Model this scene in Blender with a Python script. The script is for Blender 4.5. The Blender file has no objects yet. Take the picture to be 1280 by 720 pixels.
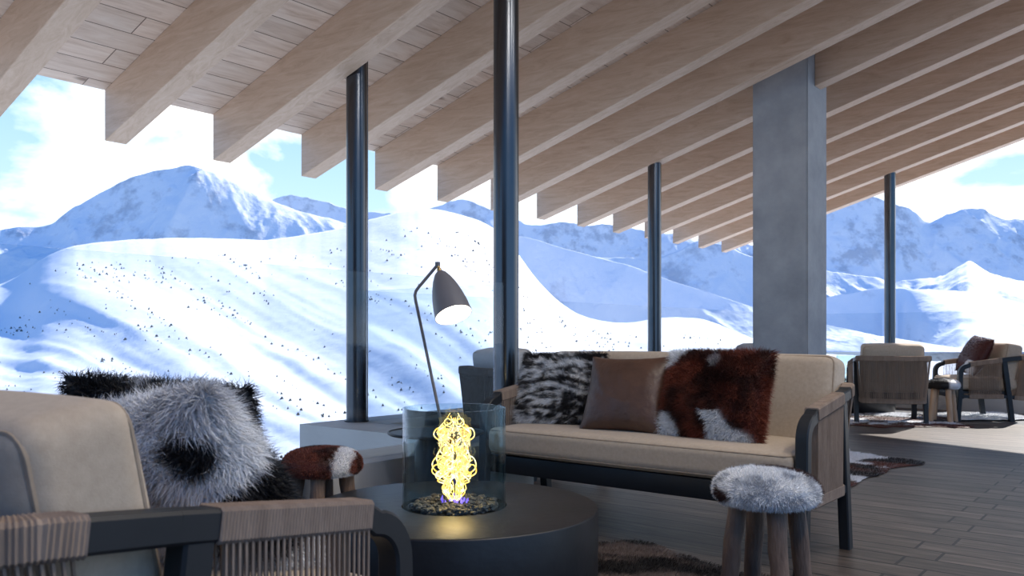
import bpy, bmesh, math, random
import numpy as np
from mathutils import Vector, Matrix
random.seed(7); RNG = np.random.default_rng(7)
C = bpy.context.scene.collection
SC = bpy.context.scene

# ------------------------------------------------------------------ camera
EYE = 0.95
YAW = math.radians(38.67)
FPX = 1047.0
HOR = 419.0
cam_d = bpy.data.cameras.new('camera'); cam = bpy.data.objects.new('camera', cam_d); C.objects.link(cam)
cam.location = (0, 0, EYE); cam.rotation_euler = (math.pi/2, 0, YAW)
cam_d.sensor_width = 36.0; cam_d.lens = 36.0*FPX/1280.0
cam_d.shift_y = (HOR-360.0)/1280.0
cam_d.clip_end = 30000; cam_d.clip_start = 0.05
cam_d.dof.use_dof = True; cam_d.dof.focus_distance = 3.7; cam_d.dof.aperture_fstop = 7.0
SC.camera = cam
FW = Vector((-math.sin(YAW), math.cos(YAW), 0)); RT = Vector((math.cos(YAW), math.sin(YAW), 0))

# ------------------------------------------------------------------ light
SUN_EL = math.radians(38); SUN_H = Vector((0.15, 0.99, 0)).normalized()
sd = bpy.data.lights.new('sun', 'SUN'); so = bpy.data.objects.new('sun', sd); C.objects.link(so)
sd.energy = 5.0; sd.color = (1.0, 0.95, 0.88); sd.angle = math.radians(0.6)
sdir = Vector((SUN_H.x*math.cos(SUN_EL), SUN_H.y*math.cos(SUN_EL), math.sin(SUN_EL)))
so.rotation_euler = sdir.to_track_quat('Z', 'Y').to_euler(); so.location = (8, 20, 18)

# warm fill lights added out of view at rafter height to brighten the lounge
for i, (lx, ly) in enumerate(((1.1, 0.6), (-0.1, 2.25), (1.1, 2.25), (0.4, 3.9), (1.4, 5.5))):
    ad = bpy.data.lights.new('fill_light', 'AREA'); ad.shape = 'DISK'; ad.size = 0.35; ad.energy = 19; ad.color = (1.0, 0.93, 0.84)
    ao = bpy.data.objects.new('fill_light', ad); C.objects.link(ao); ao.location = (lx, ly, 3.99+0.294*lx)

class NT:
    def __init__(s, tree): s.t = tree; s.n = tree.nodes; s.l = tree.links
    def new(s, typ, **kw):
        nd = s.n.new(typ)
        for k, v in kw.items():
            if k.startswith('_'): setattr(nd, k[1:], v)
            else:
                key = k.replace('__', ' ')
                nd.inputs[int(key[1:]) if key[0] == 'i' and key[1:].isdigit() else key].default_value = v
        return nd
    def link(s, a, b): s.l.new(a, b)
    def math(s, op, a, b=None, clamp=False):
        nd = s.n.new('ShaderNodeMath'); nd.operation = op; nd.use_clamp = clamp
        for i, v in enumerate((a, b)):
            if v is None: continue
            if hasattr(v, 'is_linked'): s.l.new(v, nd.inputs[i])
            else: nd.inputs[i].default_value = v
        return nd.outputs[0]
    def ramp(s, fac, stops, interp='LINEAR'):
        nd = s.n.new('ShaderNodeValToRGB'); nd.color_ramp.interpolation = interp
        e = nd.color_ramp.elements
        while len(e) > 1: e.remove(e[-1])
        e[0].position = stops[0][0]; e[0].color = (*stops[0][1], 1)
        for p, c in stops[1:]:
            q = e.new(p); q.color = (*c, 1)
        s.l.new(fac, nd.inputs[0]); return nd.outputs[0]
    def mix(s, fac, a, b, mode='MIX'):
        nd = s.n.new('ShaderNodeMix'); nd.data_type = 'RGBA'; nd.blend_type = mode
        for i, v in ((0, fac), (6, a), (7, b)):
            if hasattr(v, 'is_linked'): s.l.new(v, nd.inputs[i])
            elif i == 0: nd.inputs[0].default_value = v
            else: nd.inputs[i].default_value = (*v, 1)
        return nd.outputs[2]

world = bpy.data.worlds.new('sky'); SC.world = world; world.use_nodes = True
w = NT(world.node_tree); w.n.clear()
tc = w.new('ShaderNodeTexCoord'); sep = w.new('ShaderNodeSeparateXYZ'); w.link(tc.outputs['Generated'], sep.inputs[0])
grad = w.ramp(sep.outputs[2], [(0.0, (0.60, 0.75, 0.85)), (0.12, (0.40, 0.57, 0.70)), (0.3, (0.20, 0.38, 0.58)), (0.5, (0.12, 0.30, 0.66)), (1.0, (0.07, 0.22, 0.62))])
mp = w.new('ShaderNodeMapping'); mp.inputs['Scale'].default_value = (1, 1, 2.0); mp.inputs['Location'].default_value = (0.35, 0.1, 0.0); w.link(tc.outputs['Generated'], mp.inputs[0])
ns = w.new('ShaderNodeTexNoise', Scale=4.6, Detail=7.0, Roughness=0.52, Distortion=0.25); w.link(mp.outputs[0], ns.inputs['Vector'])
bias = w.ramp(sep.outputs[2], [(0.0, (0.20,)*3), (0.16, (0.19,)*3), (0.24, (0.14,)*3), (0.31, (0.0,)*3), (0.5, (-0.03,)*3)])
cf = w.math('ADD', ns.outputs[0], bias)
cloud = w.ramp(cf, [(0.56, (0,)*3), (0.68, (0.9,)*3), (0.8, (1,)*3)])
dt = w.new('ShaderNodeVectorMath', _operation='DOT_PRODUCT'); w.link(tc.outputs['Generated'], dt.inputs[0]); dt.inputs[1].default_value = (-0.45, 0.89, 0)   # cloud bank stands over the mountains, sky clear elsewhere
bank = w.ramp(w.math('ADD', w.math('MULTIPLY', dt.outputs['Value'], 0.5), 0.5), [(0.45, (0.0,)*3), (0.72, (1,)*3)])
cloud = w.math('MULTIPLY', cloud, bank)
grad = w.mix(bank, w.mix(1.0, grad, (0.42, 0.63, 0.88), 'MULTIPLY'), grad)
skyc = w.mix(cloud, grad, (1.12, 1.12, 1.13))
below = w.math('LESS_THAN', sep.outputs[2], -0.01)
skyf = w.mix(below, skyc, (0.50, 0.60, 0.76))
bg = w.new('ShaderNodeBackground', Strength=1.0); w.link(skyf, bg.inputs[0])
wo = w.new('ShaderNodeOutputWorld'); w.link(bg.outputs[0], wo.inputs[0])

SC.view_settings.view_transform = 'Standard'; SC.view_settings.look = 'None'
SC.view_settings.gamma = 1.0; SC.view_settings.use_curve_mapping = False
SC.view_settings.exposure = 0.88

# ------------------------------------------------------------------ materials
def mat(name, build):
    m = bpy.data.materials.new(name); m.use_nodes = True
    nt = NT(m.node_tree); nt.n.clear()
    out = nt.new('ShaderNodeOutputMaterial')
    bs = nt.new('ShaderNodeBsdfPrincipled')
    r = build(nt, bs)
    nt.link((r or bs).outputs[0], out.inputs[0]); return m

def noisy(name, c1, c2, scale=8, stretch=(1, 1, 1), rough=0.6, bump=0.0, detail=4, metal=0, bscale=None, sheen=0, spec=0.5):
    def b(nt, bs):
        t = nt.new('ShaderNodeTexCoord'); m = nt.new('ShaderNodeMapping'); m.inputs['Scale'].default_value = stretch
        nt.link(t.outputs['Object'], m.inputs[0])
        n = nt.new('ShaderNodeTexNoise', Scale=scale, Detail=detail, Roughness=0.6); nt.link(m.outputs[0], n.inputs['Vector'])
        nt.link(nt.ramp(n.outputs[0], [(0.3, c1), (0.7, c2)]), bs.inputs['Base Color'])
        bs.inputs['Roughness'].default_value = rough; bs.inputs['Metallic'].default_value = metal
        bs.inputs['Specular IOR Level'].default_value = spec
        if sheen: bs.inputs['Sheen Weight'].default_value = sheen
        if bump:
            n2 = nt.new('ShaderNodeTexNoise', Scale=bscale or scale*4, Detail=3.0); nt.link(m.outputs[0], n2.inputs['Vector'])
            bp = nt.new('ShaderNodeBump', Strength=bump, Distance=0.01); nt.link(n2.outputs[0], bp.inputs['Height']); nt.link(bp.outputs[0], bs.inputs['Normal'])
    return mat(name, b)

def m_beam(nt, bs):
    t = nt.new('ShaderNodeTexCoord'); m = nt.new('ShaderNodeMapping'); m.inputs['Scale'].default_value = (0.9, 6, 6)
    nt.link(t.outputs['Object'], m.inputs[0])
    oi = nt.new('ShaderNodeObjectInfo')
    off = nt.new('ShaderNodeVectorMath', _operation='ADD'); nt.link(m.outputs[0], off.inputs[0])
    cx = nt.new('ShaderNodeCombineXYZ'); nt.link(nt.math('MULTIPLY', oi.outputs['Random'], 40.0), cx.inputs[0]); nt.link(cx.outputs[0], off.inputs[1])
    n = nt.new('ShaderNodeTexNoise', Scale=3.2, Detail=8.0, Roughness=0.68, Distortion=1.2); nt.link(off.outputs[0], n.inputs['Vector'])
    c = nt.ramp(n.outputs[0], [(0.25, (0.45, 0.30, 0.20)), (0.5, (0.57, 0.405, 0.29)), (0.75, (0.65, 0.49, 0.375))])
    nt.link(c, bs.inputs['Base Color']); bs.inputs['Roughness'].default_value = 0.62
    bp = nt.new('ShaderNodeBump', Strength=0.25, Distance=0.004); nt.link(n.outputs[0], bp.inputs['Height']); nt.link(bp.outputs[0], bs.inputs['Normal'])
M_BEAM = mat('blond_beam_timber', m_beam)

def brick_boards(bw, bh, colA, colB, colC, rough, swap, grain, mortar=0.004, knots=True, bump=0.6, offset=0.5, tnt=(0.72, 1.12), spec=0.5, mcol=(0.03, 0.025, 0.02), shift=(0, 0, 0)):
    def f(nt, bs):
        t = nt.new('ShaderNodeTexCoord'); s = nt.new('ShaderNodeSeparateXYZ'); nt.link(t.outputs['Object'], s.inputs[0])
        cmb = nt.new('ShaderNodeCombineXYZ')
        a, b_ = (1, 0) if swap else (0, 1)
        nt.link(s.outputs[a], cmb.inputs[0]); nt.link(s.outputs[b_], cmb.inputs[1])
        sh = nt.new('ShaderNodeVectorMath', _operation='ADD'); nt.link(cmb.outputs[0], sh.inputs[0]); sh.inputs[1].default_value = shift
        br = nt.new('ShaderNodeTexBrick', _offset=offset, _offset_frequency=2, _squash=1.0)
        br.inputs['Scale'].default_value = 1.0; br.inputs['Brick Width'].default_value = bw; br.inputs['Row Height'].default_value = bh
        br.inputs['Mortar Size'].default_value = mortar; br.inputs['Mortar Smooth'].default_value = 0.2; br.inputs['Bias'].default_value = 0
        br.inputs['Color1'].default_value = (0, 0, 0, 1); br.inputs['Color2'].default_value = (1, 1, 1, 1); br.inputs['Mortar'].default_value = (0.5, 0.5, 0.5, 1)
        nt.link(sh.outputs[0], br.inputs['Vector'])
        # per-board offset of the grain
        g = nt.new('ShaderNodeMapping'); g.inputs['Scale'].default_value = grain; nt.link(sh.outputs[0], g.inputs[0])
        off = nt.new('ShaderNodeVectorMath', _operation='ADD'); nt.link(g.outputs[0], off.inputs[0])
        sc = nt.new('ShaderNodeVectorMath', _operation='SCALE'); nt.link(br.outputs['Color'], sc.inputs[0]); sc.inputs['Scale'].default_value = 23.0; nt.link(sc.outputs[0], off.inputs[1])
        n = nt.new('ShaderNodeTexNoise', Scale=2.0, Detail=7.0, Roughness=0.65, Distortion=0.9); nt.link(off.outputs[0], n.inputs['Vector'])
        c = nt.ramp(n.outputs[0], [(0.3, colA), (0.5, colB), (0.7, colC)])
        tint = nt.ramp(br.outputs['Color'], [(0, (tnt[0],)*3), (1, (tnt[1],)*3)])
        c = nt.mix(1.0, c, tint, 'MULTIPLY')
        if knots:
            v = nt.new('ShaderNodeTexVoronoi', Scale=1.0); km = nt.new('ShaderNodeMapping'); km.inputs['Scale'].default_value = (2.2, 5.0, 1); nt.link(off.outputs[0], km.inputs[0])
            km.inputs['Scale'].default_value = (1.3/grain[0]*1.0, 3.4/grain[1]*1.0, 1)
            nt.link(km.outputs[0], v.inputs['Vector'])
            kf = nt.ramp(v.outputs['Distance'], [(0.0, (0.9,)*3), (0.05, (0.75,)*3), (0.11, (0.0,)*3)])
            c = nt.mix(kf, c, (0.16, 0.085, 0.05))
        c = nt.mix(br.outputs['Fac'], c, mcol)
        nt.link(c, bs.inputs['Base Color']); bs.inputs['Roughness'].default_value = rough; bs.inputs['Specular IOR Level'].default_value = spec
        h = nt.math('SUBTRACT', nt.math('MULTIPLY', n.outputs[0], 0.12), br.outputs['Fac'])
        bp = nt.new('ShaderNodeBump', Strength=bump, Distance=0.006); nt.link(h, bp.inputs['Height']); nt.link(bp.outputs[0], bs.inputs['Normal'])
    return f
M_CEIL = mat('whitewashed_ceiling_boards', brick_boards(2.6, 0.19, (0.54, 0.38, 0.28), (0.69, 0.53, 0.42), (0.76, 0.62, 0.51), 0.6, True, (1.2, 9, 1), 0.0035, tnt=(0.9, 1.05),  mcol=(0.16, 0.10, 0.07)))
M_DECK = mat('weathered_deck_boards', brick_boards(3.4, 0.168, (0.034, 0.026, 0.022), (0.078, 0.060, 0.050), (0.165, 0.130, 0.110), 0.5, False, (1.5, 16, 1), 0.0065, False, 1.0, 0.035, tnt=(0.6, 1.2), spec=0.28,  mcol=(0.004, 0.004, 0.004), shift=(0.81, 0.0, 0)))
M_CONC = noisy('grey_concrete', (0.25, 0.265, 0.29), (0.36, 0.375, 0.40), 3.5, rough=0.75, bump=0.25, detail=8, bscale=30)
M_LEDGE = noisy('pale_parapet_stone', (0.36, 0.35, 0.335), (0.44, 0.43, 0.415), 2.5, rough=0.7, bump=0.1, detail=8, bscale=30)
M_WALL = noisy('dark_timber_wall', (0.10, 0.075, 0.055), (0.15, 0.11, 0.085), 3, (1, 1, 8), rough=0.7)
M_STEEL = noisy('black_steel', (0.085, 0.092, 0.105), (0.10, 0.108, 0.122), 4, rough=0.24, metal=1.0)
M_FRAME = noisy('charcoal_lacquered_frame', (0.013, 0.016, 0.020), (0.019, 0.022, 0.027), 6, rough=0.45, spec=0.35)
M_DRUM = noisy('charcoal_concrete_drum', (0.012, 0.0125, 0.014), (0.020, 0.021, 0.024), 4, rough=0.42, spec=0.4, bump=0.12, detail=6, bscale=26)
M_LINEN = noisy('beige_linen', (0.43, 0.345, 0.262), (0.50, 0.41, 0.318), 60, rough=0.92, bump=0.12, bscale=420, sheen=0.15, spec=0.2)
M_LINEN_G = noisy('grey_linen', (0.42, 0.41, 0.40), (0.50, 0.49, 0.48), 60, rough=0.92, bump=0.12, bscale=420, spec=0.2)
M_PIPE = noisy('beige_piping', (0.30, 0.235, 0.175), (0.36, 0.285, 0.215), 60, rough=0.9, spec=0.2)
M_CORD = noisy('taupe_cord', (0.235, 0.175, 0.135), (0.335, 0.255, 0.20), 30, (1, 1, 0.2), rough=0.9, bump=0.2, bscale=200, spec=0.2)
M_CORD_D = noisy('dark_cord', (0.05, 0.047, 0.046), (0.075, 0.07, 0.068), 30, rough=0.9, spec=0.2)
M_LEATHER = noisy('brown_leather', (0.062, 0.029, 0.018), (0.10, 0.049, 0.031), 7, rough=0.45, bump=0.3, bscale=38, detail=6)
M_BRANCH = noisy('peeled_branch_wood', (0.09, 0.056, 0.040), (0.24, 0.155, 0.11), 5, (4, 4, 0.7), rough=0.75, bump=0.5, bscale=30, detail=6)
M_BRANCH_L = noisy('pale_branch_wood', (0.38, 0.24, 0.15), (0.55, 0.38, 0.25), 5, (3, 3, 0.5), rough=0.75, bump=0.5, bscale=30)
M_LAMP = noisy('graphite_lamp_paint', (0.14, 0.138, 0.155), (0.16, 0.158, 0.175), 6, rough=0.42)
M_BRASS = noisy('brushed_brass', (0.62, 0.43, 0.18), (0.72, 0.52, 0.24), 20, rough=0.3, metal=1.0)
M_ROCK = noisy('black_lava_rock', (0.02, 0.02, 0.022), (0.11, 0.105, 0.10), 40, rough=0.35, bump=0.5, bscale=120)
M_WHITEIN = noisy('white_enamel', (0.8, 0.78, 0.74), (0.85, 0.83, 0.8), 6, rough=0.6)

def m_vc(name, rough, spec=0.3, sheen=0.0):
    def f(nt, bs):
        a = nt.new('ShaderNodeVertexColor', _layer_name='Col'); nt.link(a.outputs[0], bs.inputs['Base Color'])
        bs.inputs['Roughness'].default_value = rough; bs.inputs['Specular IOR Level'].default_value = spec
        if sheen: bs.inputs['Sheen Weight'].default_value = sheen
    return mat(name, f)
M_FUR = m_vc('fur_strands', 0.55, 0.35)
M_HIDE = m_vc('cow_hide', 0.6, 0.35)

def m_thin_glass(name, tint, refl, rough=0.0):
    def f(nt, bs):
        tr = nt.new('ShaderNodeBsdfTransparent')
        gl = nt.new('ShaderNodeBsdfGlossy'); gl.inputs['Roughness'].default_value = rough
        g = nt.new('ShaderNodeNewGeometry'); dp = nt.new('ShaderNodeVectorMath', _operation='DOT_PRODUCT'); nt.link(g.outputs['Incoming'], dp.inputs[0]); nt.link(g.outputs['Normal'], dp.inputs[1])
        k = nt.math('SUBTRACT', 1.0, nt.math('ABSOLUTE', dp.outputs['Value']), True); fr = nt.math('ADD', nt.math('MULTIPLY', nt.math('POWER', k, 5.0), 0.9), 0.04)
        nt.link(nt.mix(nt.math('POWER', k, 3.0), tint, tuple(c**3 for c in tint)), tr.inputs[0])
        mx = nt.new('ShaderNodeMixShader'); nt.link(nt.math('MULTIPLY', fr, refl, True), mx.inputs[0])
        nt.link(tr.outputs[0], mx.inputs[1]); nt.link(gl.outputs[0], mx.inputs[2]); return mx
    return mat(name, f)
M_GLASS = m_thin_glass('balustrade_glass', (0.91, 0.935, 0.955), 0.45)
M_HURR = m_thin_glass('hurricane_glass', (0.86, 0.925, 0.94), 1.0)

def emit(name, stops, strength, scale=12, alpha=None):
    def f(nt, bs):
        t = nt.new('ShaderNodeTexCoord'); n = nt.new('ShaderNodeTexNoise', Scale=scale, Detail=3.0); nt.link(t.outputs['Object'], n.inputs['Vector'])
        e = nt.new('ShaderNodeEmission', Strength=strength); nt.link(nt.ramp(n.outputs[0], stops), e.inputs[0])
        if alpha is None: return e
        tr = nt.new('ShaderNodeBsdfTransparent'); mx = nt.new('ShaderNodeMixShader')
        nt.link(nt.ramp(n.outputs[0], alpha), mx.inputs[0]); nt.link(tr.outputs[0], mx.inputs[1]); nt.link(e.outputs[0], mx.inputs[2]); return mx
    return mat(name, f)
M_FLAME = emit('flame_core', [(0.36, (1.0, 0.42, 0.05)), (0.5, (1.0, 0.66, 0.16)), (0.64, (1.0, 0.86, 0.45))], 2.1, 40)
M_FLAME_SOFT = emit('flame_veil', [(0.3, (1.0, 0.36, 0.04)), (0.6, (1.0, 0.68, 0.16))], 1.5, 30, [(0.42, (0.05,)*3), (0.62, (0.6,)*3)])
M_FLAME_BLUE = emit('flame_root', [(0.3, (0.10, 0.06, 0.85)), (0.7, (0.35, 0.22, 1.0))], 1.2, 40)
M_BULB = emit('lit_bulb', [(0.3, (1.0, 0.86, 0.70)), (0.7, (1.0, 0.90, 0.76))], 14.0)

# ------------------------------------------------------------------ helpers
def link(name, me, m, parent=None, smooth=True):
    o = bpy.data.objects.new(name, me); C.objects.link(o)
    if m: me.materials.append(m)
    if smooth:
        me.polygons.foreach_set('use_smooth', [True]*len(me.polygons))
    if parent: o.parent = parent
    return o
def obj(name, bm, m, parent=None, smooth=True, sharp=35):
    bmesh.ops.recalc_face_normals(bm, faces=bm.faces)
    me = bpy.data.meshes.new(name); bm.to_mesh(me); bm.free()
    o = link(name, me, m, parent, smooth)
    if smooth:
        try: me.set_sharp_from_angle(angle=math.radians(sharp))
        except Exception: pass
    return o
def tag(o, label=None, cat=None, group=None, kind=None):
    if label: o['label'] = label
    if cat: o['category'] = cat
    if group: o['group'] = group
    if kind: o['kind'] = kind
    return o
def thing(name, loc=(0, 0, 0), rz=0, label=None, cat=None, group=None):
    o = bpy.data.objects.new(name, None); C.objects.link(o); o.empty_display_size = 0.1
    o.location = loc; o.rotation_euler = (0, 0, rz); return tag(o, label, cat, group)
def dup(root, loc, rz, label, group=None, swap=None):
    def cp(o, parent):
        c = o.copy(); C.objects.link(c); c.parent = parent
        for ch in list(o.children): cp(ch, c)
        return c
    r = cp(root, None); r.location = loc; r.rotation_euler = (0, 0, rz); r['label'] = label
    if group: r['group'] = group
    elif 'group' in r: del r['group']
    if swap:
        for ch in r.children_recursive:
            if ch.type == 'MESH' and ch.data.materials and ch.data.materials[0].name in swap:
                ch.data = ch.data.copy(); ch.data.materials[0] = swap[ch.data.materials[0].name]
    return r

def box(bm, x0, x1, y0, y1, z0, z1, bev=0.0, seg=2, M=None):
    r = bmesh.ops.create_cube(bm, size=1.0)
    vs = r['verts']
    for v in vs:
        v.co = Vector(((x0+x1)/2+v.co.x*(x1-x0), (y0+y1)/2+v.co.y*(y1-y0), (z0+z1)/2+v.co.z*(z1-z0)))
    if bev:
        es = list({e for v in vs for e in v.link_edges})
        rr = bmesh.ops.bevel(bm, geom=es, offset=bev, segments=seg, affect='EDGES', profile=0.5)
        vs = list({v for f in rr['faces'] for v in f.verts} | {v for v in vs if v.is_valid})
    if M:
        for v in vs: v.co = M @ v.co
    return vs
def tube(bm, pts, rad, n=10, cap=True):
    pts = [Vector(p) for p in pts]; rs = rad if hasattr(rad, '__len__') else [rad]*len(pts)
    rings = []; ref = None
    for i, p in enumerate(pts):
        a = pts[max(i-1, 0)]; b = pts[min(i+1, len(pts)-1)]; t = (b-a).normalized()
        if ref is None:
            ref = t.cross(Vector((0, 0, 1)))
            if ref.length < 0.05: ref = t.cross(Vector((1, 0, 0)))
        u = (ref-t*ref.dot(t)).normalized(); ref = u; v = t.cross(u)
        rings.append([bm.verts.new(p+(u*math.cos(2*math.pi*k/n)+v*math.sin(2*math.pi*k/n))*rs[i]) for k in range(n)])
    for a, b in zip(rings, rings[1:]):
        for k in range(n): bm.faces.new((a[k], a[(k+1) % n], b[(k+1) % n], b[k]))
    if cap:
        bm.faces.new(rings[0][::-1]); bm.faces.new(rings[-1])
def lathe(bm, prof, n=64, M=None, close=False):
    rings = []
    for r, z in prof:
        if r < 1e-6: rings.append([bm.verts.new((0, 0, z))])
        else: rings.append([bm.verts.new((r*math.cos(2*math.pi*k/n), r*math.sin(2*math.pi*k/n), z)) for k in range(n)])
    pr = list(zip(rings, rings[1:]))
    if close: pr.append((rings[-1], rings[0]))
    for a, b in pr:
        for k in range(n):
            q = []
            for v in (a[k % len(a)], a[(k+1) % len(a)], b[(k+1) % len(b)], b[k % len(b)]):
                if v not in q: q.append(v)
            if len(q) > 2: bm.faces.new(q)
    if M:
        for rg in rings:
            for v in rg: v.co = M @ v.co
def sweep(bm, pts, hw, hh, ridge=0.0, side=None, cap=True):
    """rectangular section along pts; hw = half width along the horizontal normal, hh = half height;
    ridge > 0 makes a corded sleeve by pulling every second ring in"""
    pts = [Vector(p) for p in pts]; rings = []
    for i, p in enumerate(pts):
        a = pts[max(i-1, 0)]; b = pts[min(i+1, len(pts)-1)]; t = (b-a).normalized()
        s = Vector(side) if side else Vector((t.y, -t.x, 0)).normalized()
        up = s.cross(t).normalized()
        k = -ridge if (ridge and i % 2) else 0.0
        W, H = hw+k, hh+k; c = min(W, H)*0.22
        sec = [(-W, -H+c), (-W+c, -H), (W-c, -H), (W, -H+c), (W, H-c), (W-c, H), (-W+c, H), (-W, H-c)]
        rings.append([bm.verts.new(p+s*q[0]+up*q[1]) for q in sec])
    n = 8
    for a, b in zip(rings, rings[1:]):
        for k in range(n): bm.faces.new((a[k], a[(k+1) % n], b[(k+1) % n], b[k]))
    if cap:
        bm.faces.new(rings[0][::-1]); bm.faces.new(rings[-1])
def resample(pts, step):
    pts = [Vector(p) for p in pts]; L = [0]
    for a, b in zip(pts, pts[1:]): L.append(L[-1]+(b-a).length)
    n = max(2, int(L[-1]/step)+1); out = []; j = 0
    for i in range(n+1):
        d = L[-1]*i/n
        while j < len(L)-2 and L[j+1] < d: j += 1
        f = (d-L[j])/max(L[j+1]-L[j], 1e-9); out.append(pts[j].lerp(pts[j+1], min(f, 1)))
    return out
def cushion_bm(sx, sy, sz, r=0.05, puff=0.02, n=18, pz=1.0):
    """rounded puffed block centred on the origin"""
    bm = bmesh.new(); bmesh.ops.create_cube(bm, size=2.0)
    bmesh.ops.subdivide_edges(bm, edges=bm.edges[:], cuts=n, use_grid_fill=True)
    hx, hy, hz = sx/2, sy/2, sz/2
    for v in bm.verts:
        c = v.co.copy()
        c = Vector([math.copysign(1-(1-abs(q))**1.6, q) for q in c])
        p = Vector((c.x*hx, c.y*hy, c.z*hz))
        inn = Vector((max(-hx+r, min(hx-r, p.x)), max(-hy+r, min(hy-r, p.y)), max(-hz+r, min(hz-r, p.z))))
        d = p-inn
        if d.length > 1e-6: p = inn+d.normalized()*r
        fx, fy, fz = (1-(p.x/hx)**2), (1-(p.y/hy)**2), (1-(p.z/hz)**2)
        fx, fy, fz = [max(0, q)**0.6 for q in (fx, fy, fz)]
        if sz <= sy: p.z += math.copysign(puff*fx*fy, p.z)*abs(p.z/hz)
        else: p.y += math.copysign(puff*fx*fz, p.y)*abs(p.y/hy)
        p.z += 0.35*puff*fx*fy*(1 if p.z > 0 else -1)*(sz > sy)
        v.co = p
    return bm
def loop_pipe(sx, sy, r, z, rad, plane='xy', crown=0.0):
    hx, hy = sx/2-r*0.24, sy/2-r*0.24; rr = r*0.9; pts = []
    for cx, cy, a0 in ((1, 1, 0), (-1, 1, 90), (-1, -1, 180), (1, -1, 270)):
        for k in range(7):
            a = math.radians(a0+k*15)
            x = cx*(hx-rr)+math.cos(a)*rr; y = cy*(hy-rr)+math.sin(a)*rr
            pts.append(Vector((x, y, z)) if plane == 'xy' else Vector((x, z, y)))
    out = []
    for i, p in enumerate(pts):
        q = pts[(i+1) % len(pts)]
        m = 12 if (q-p).length > 0.1 else 1
        for k in range(m): out.append(p.lerp(q, k/m))
    out.append(out[0])
    bm = bmesh.new(); tube(bm, out, rad, 6, cap=False); return bm

# ------ numpy value noise
def _hash(ix, iy, iz, seed):
    h = (ix*374761393 + iy*668265263 + iz*2147483647 + seed*1274126177) & 0xffffffff
    h = ((h ^ (h >> 13))*1274126177) & 0xffffffff
    h = (h ^ (h >> 16)) & 0xffff
    return h/65535.0
def vnoise(x, y, z=0.0, seed=0):
    x, y, z = np.broadcast_arrays(np.asarray(x, float), np.asarray(y, float), np.asarray(z, float))
    xi, yi, zi = np.floor(x).astype(np.int64), np.floor(y).astype(np.int64), np.floor(z).astype(np.int64)
    fx, fy, fz = x-xi, y-yi, z-zi
    fx, fy, fz = [f*f*f*(f*(f*6-15)+10) for f in (fx, fy, fz)]
    r = 0
    for dx in (0, 1):
        for dy in (0, 1):
            for dz in (0, 1):
                r = r+_hash(xi+dx, yi+dy, zi+dz, seed)*(fx if dx else 1-fx)*(fy if dy else 1-fy)*(fz if dz else 1-fz)
    return r
def fbm(x, y, z=0.0, oct=4, seed=0, gain=0.5):
    s = 0; a = 1; t = 0; f = 1
    for o in range(oct):
        s = s+a*vnoise(np.asarray(x)*f, np.asarray(y)*f, np.asarray(z)*f, seed+o*17); t += a; a *= gain; f *= 2.03
    return s/t
def ridged(x, y, oct=5, seed=0, gain=0.5):
    s = 0; a = 1; t = 0; f = 1
    for o in range(oct):
        s = s+a*(1-np.abs(2*vnoise(np.asarray(x)*f, np.asarray(y)*f, 0, seed+o*17)-1)); t += a; a *= gain; f *= 2.07
    return s/t

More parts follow.
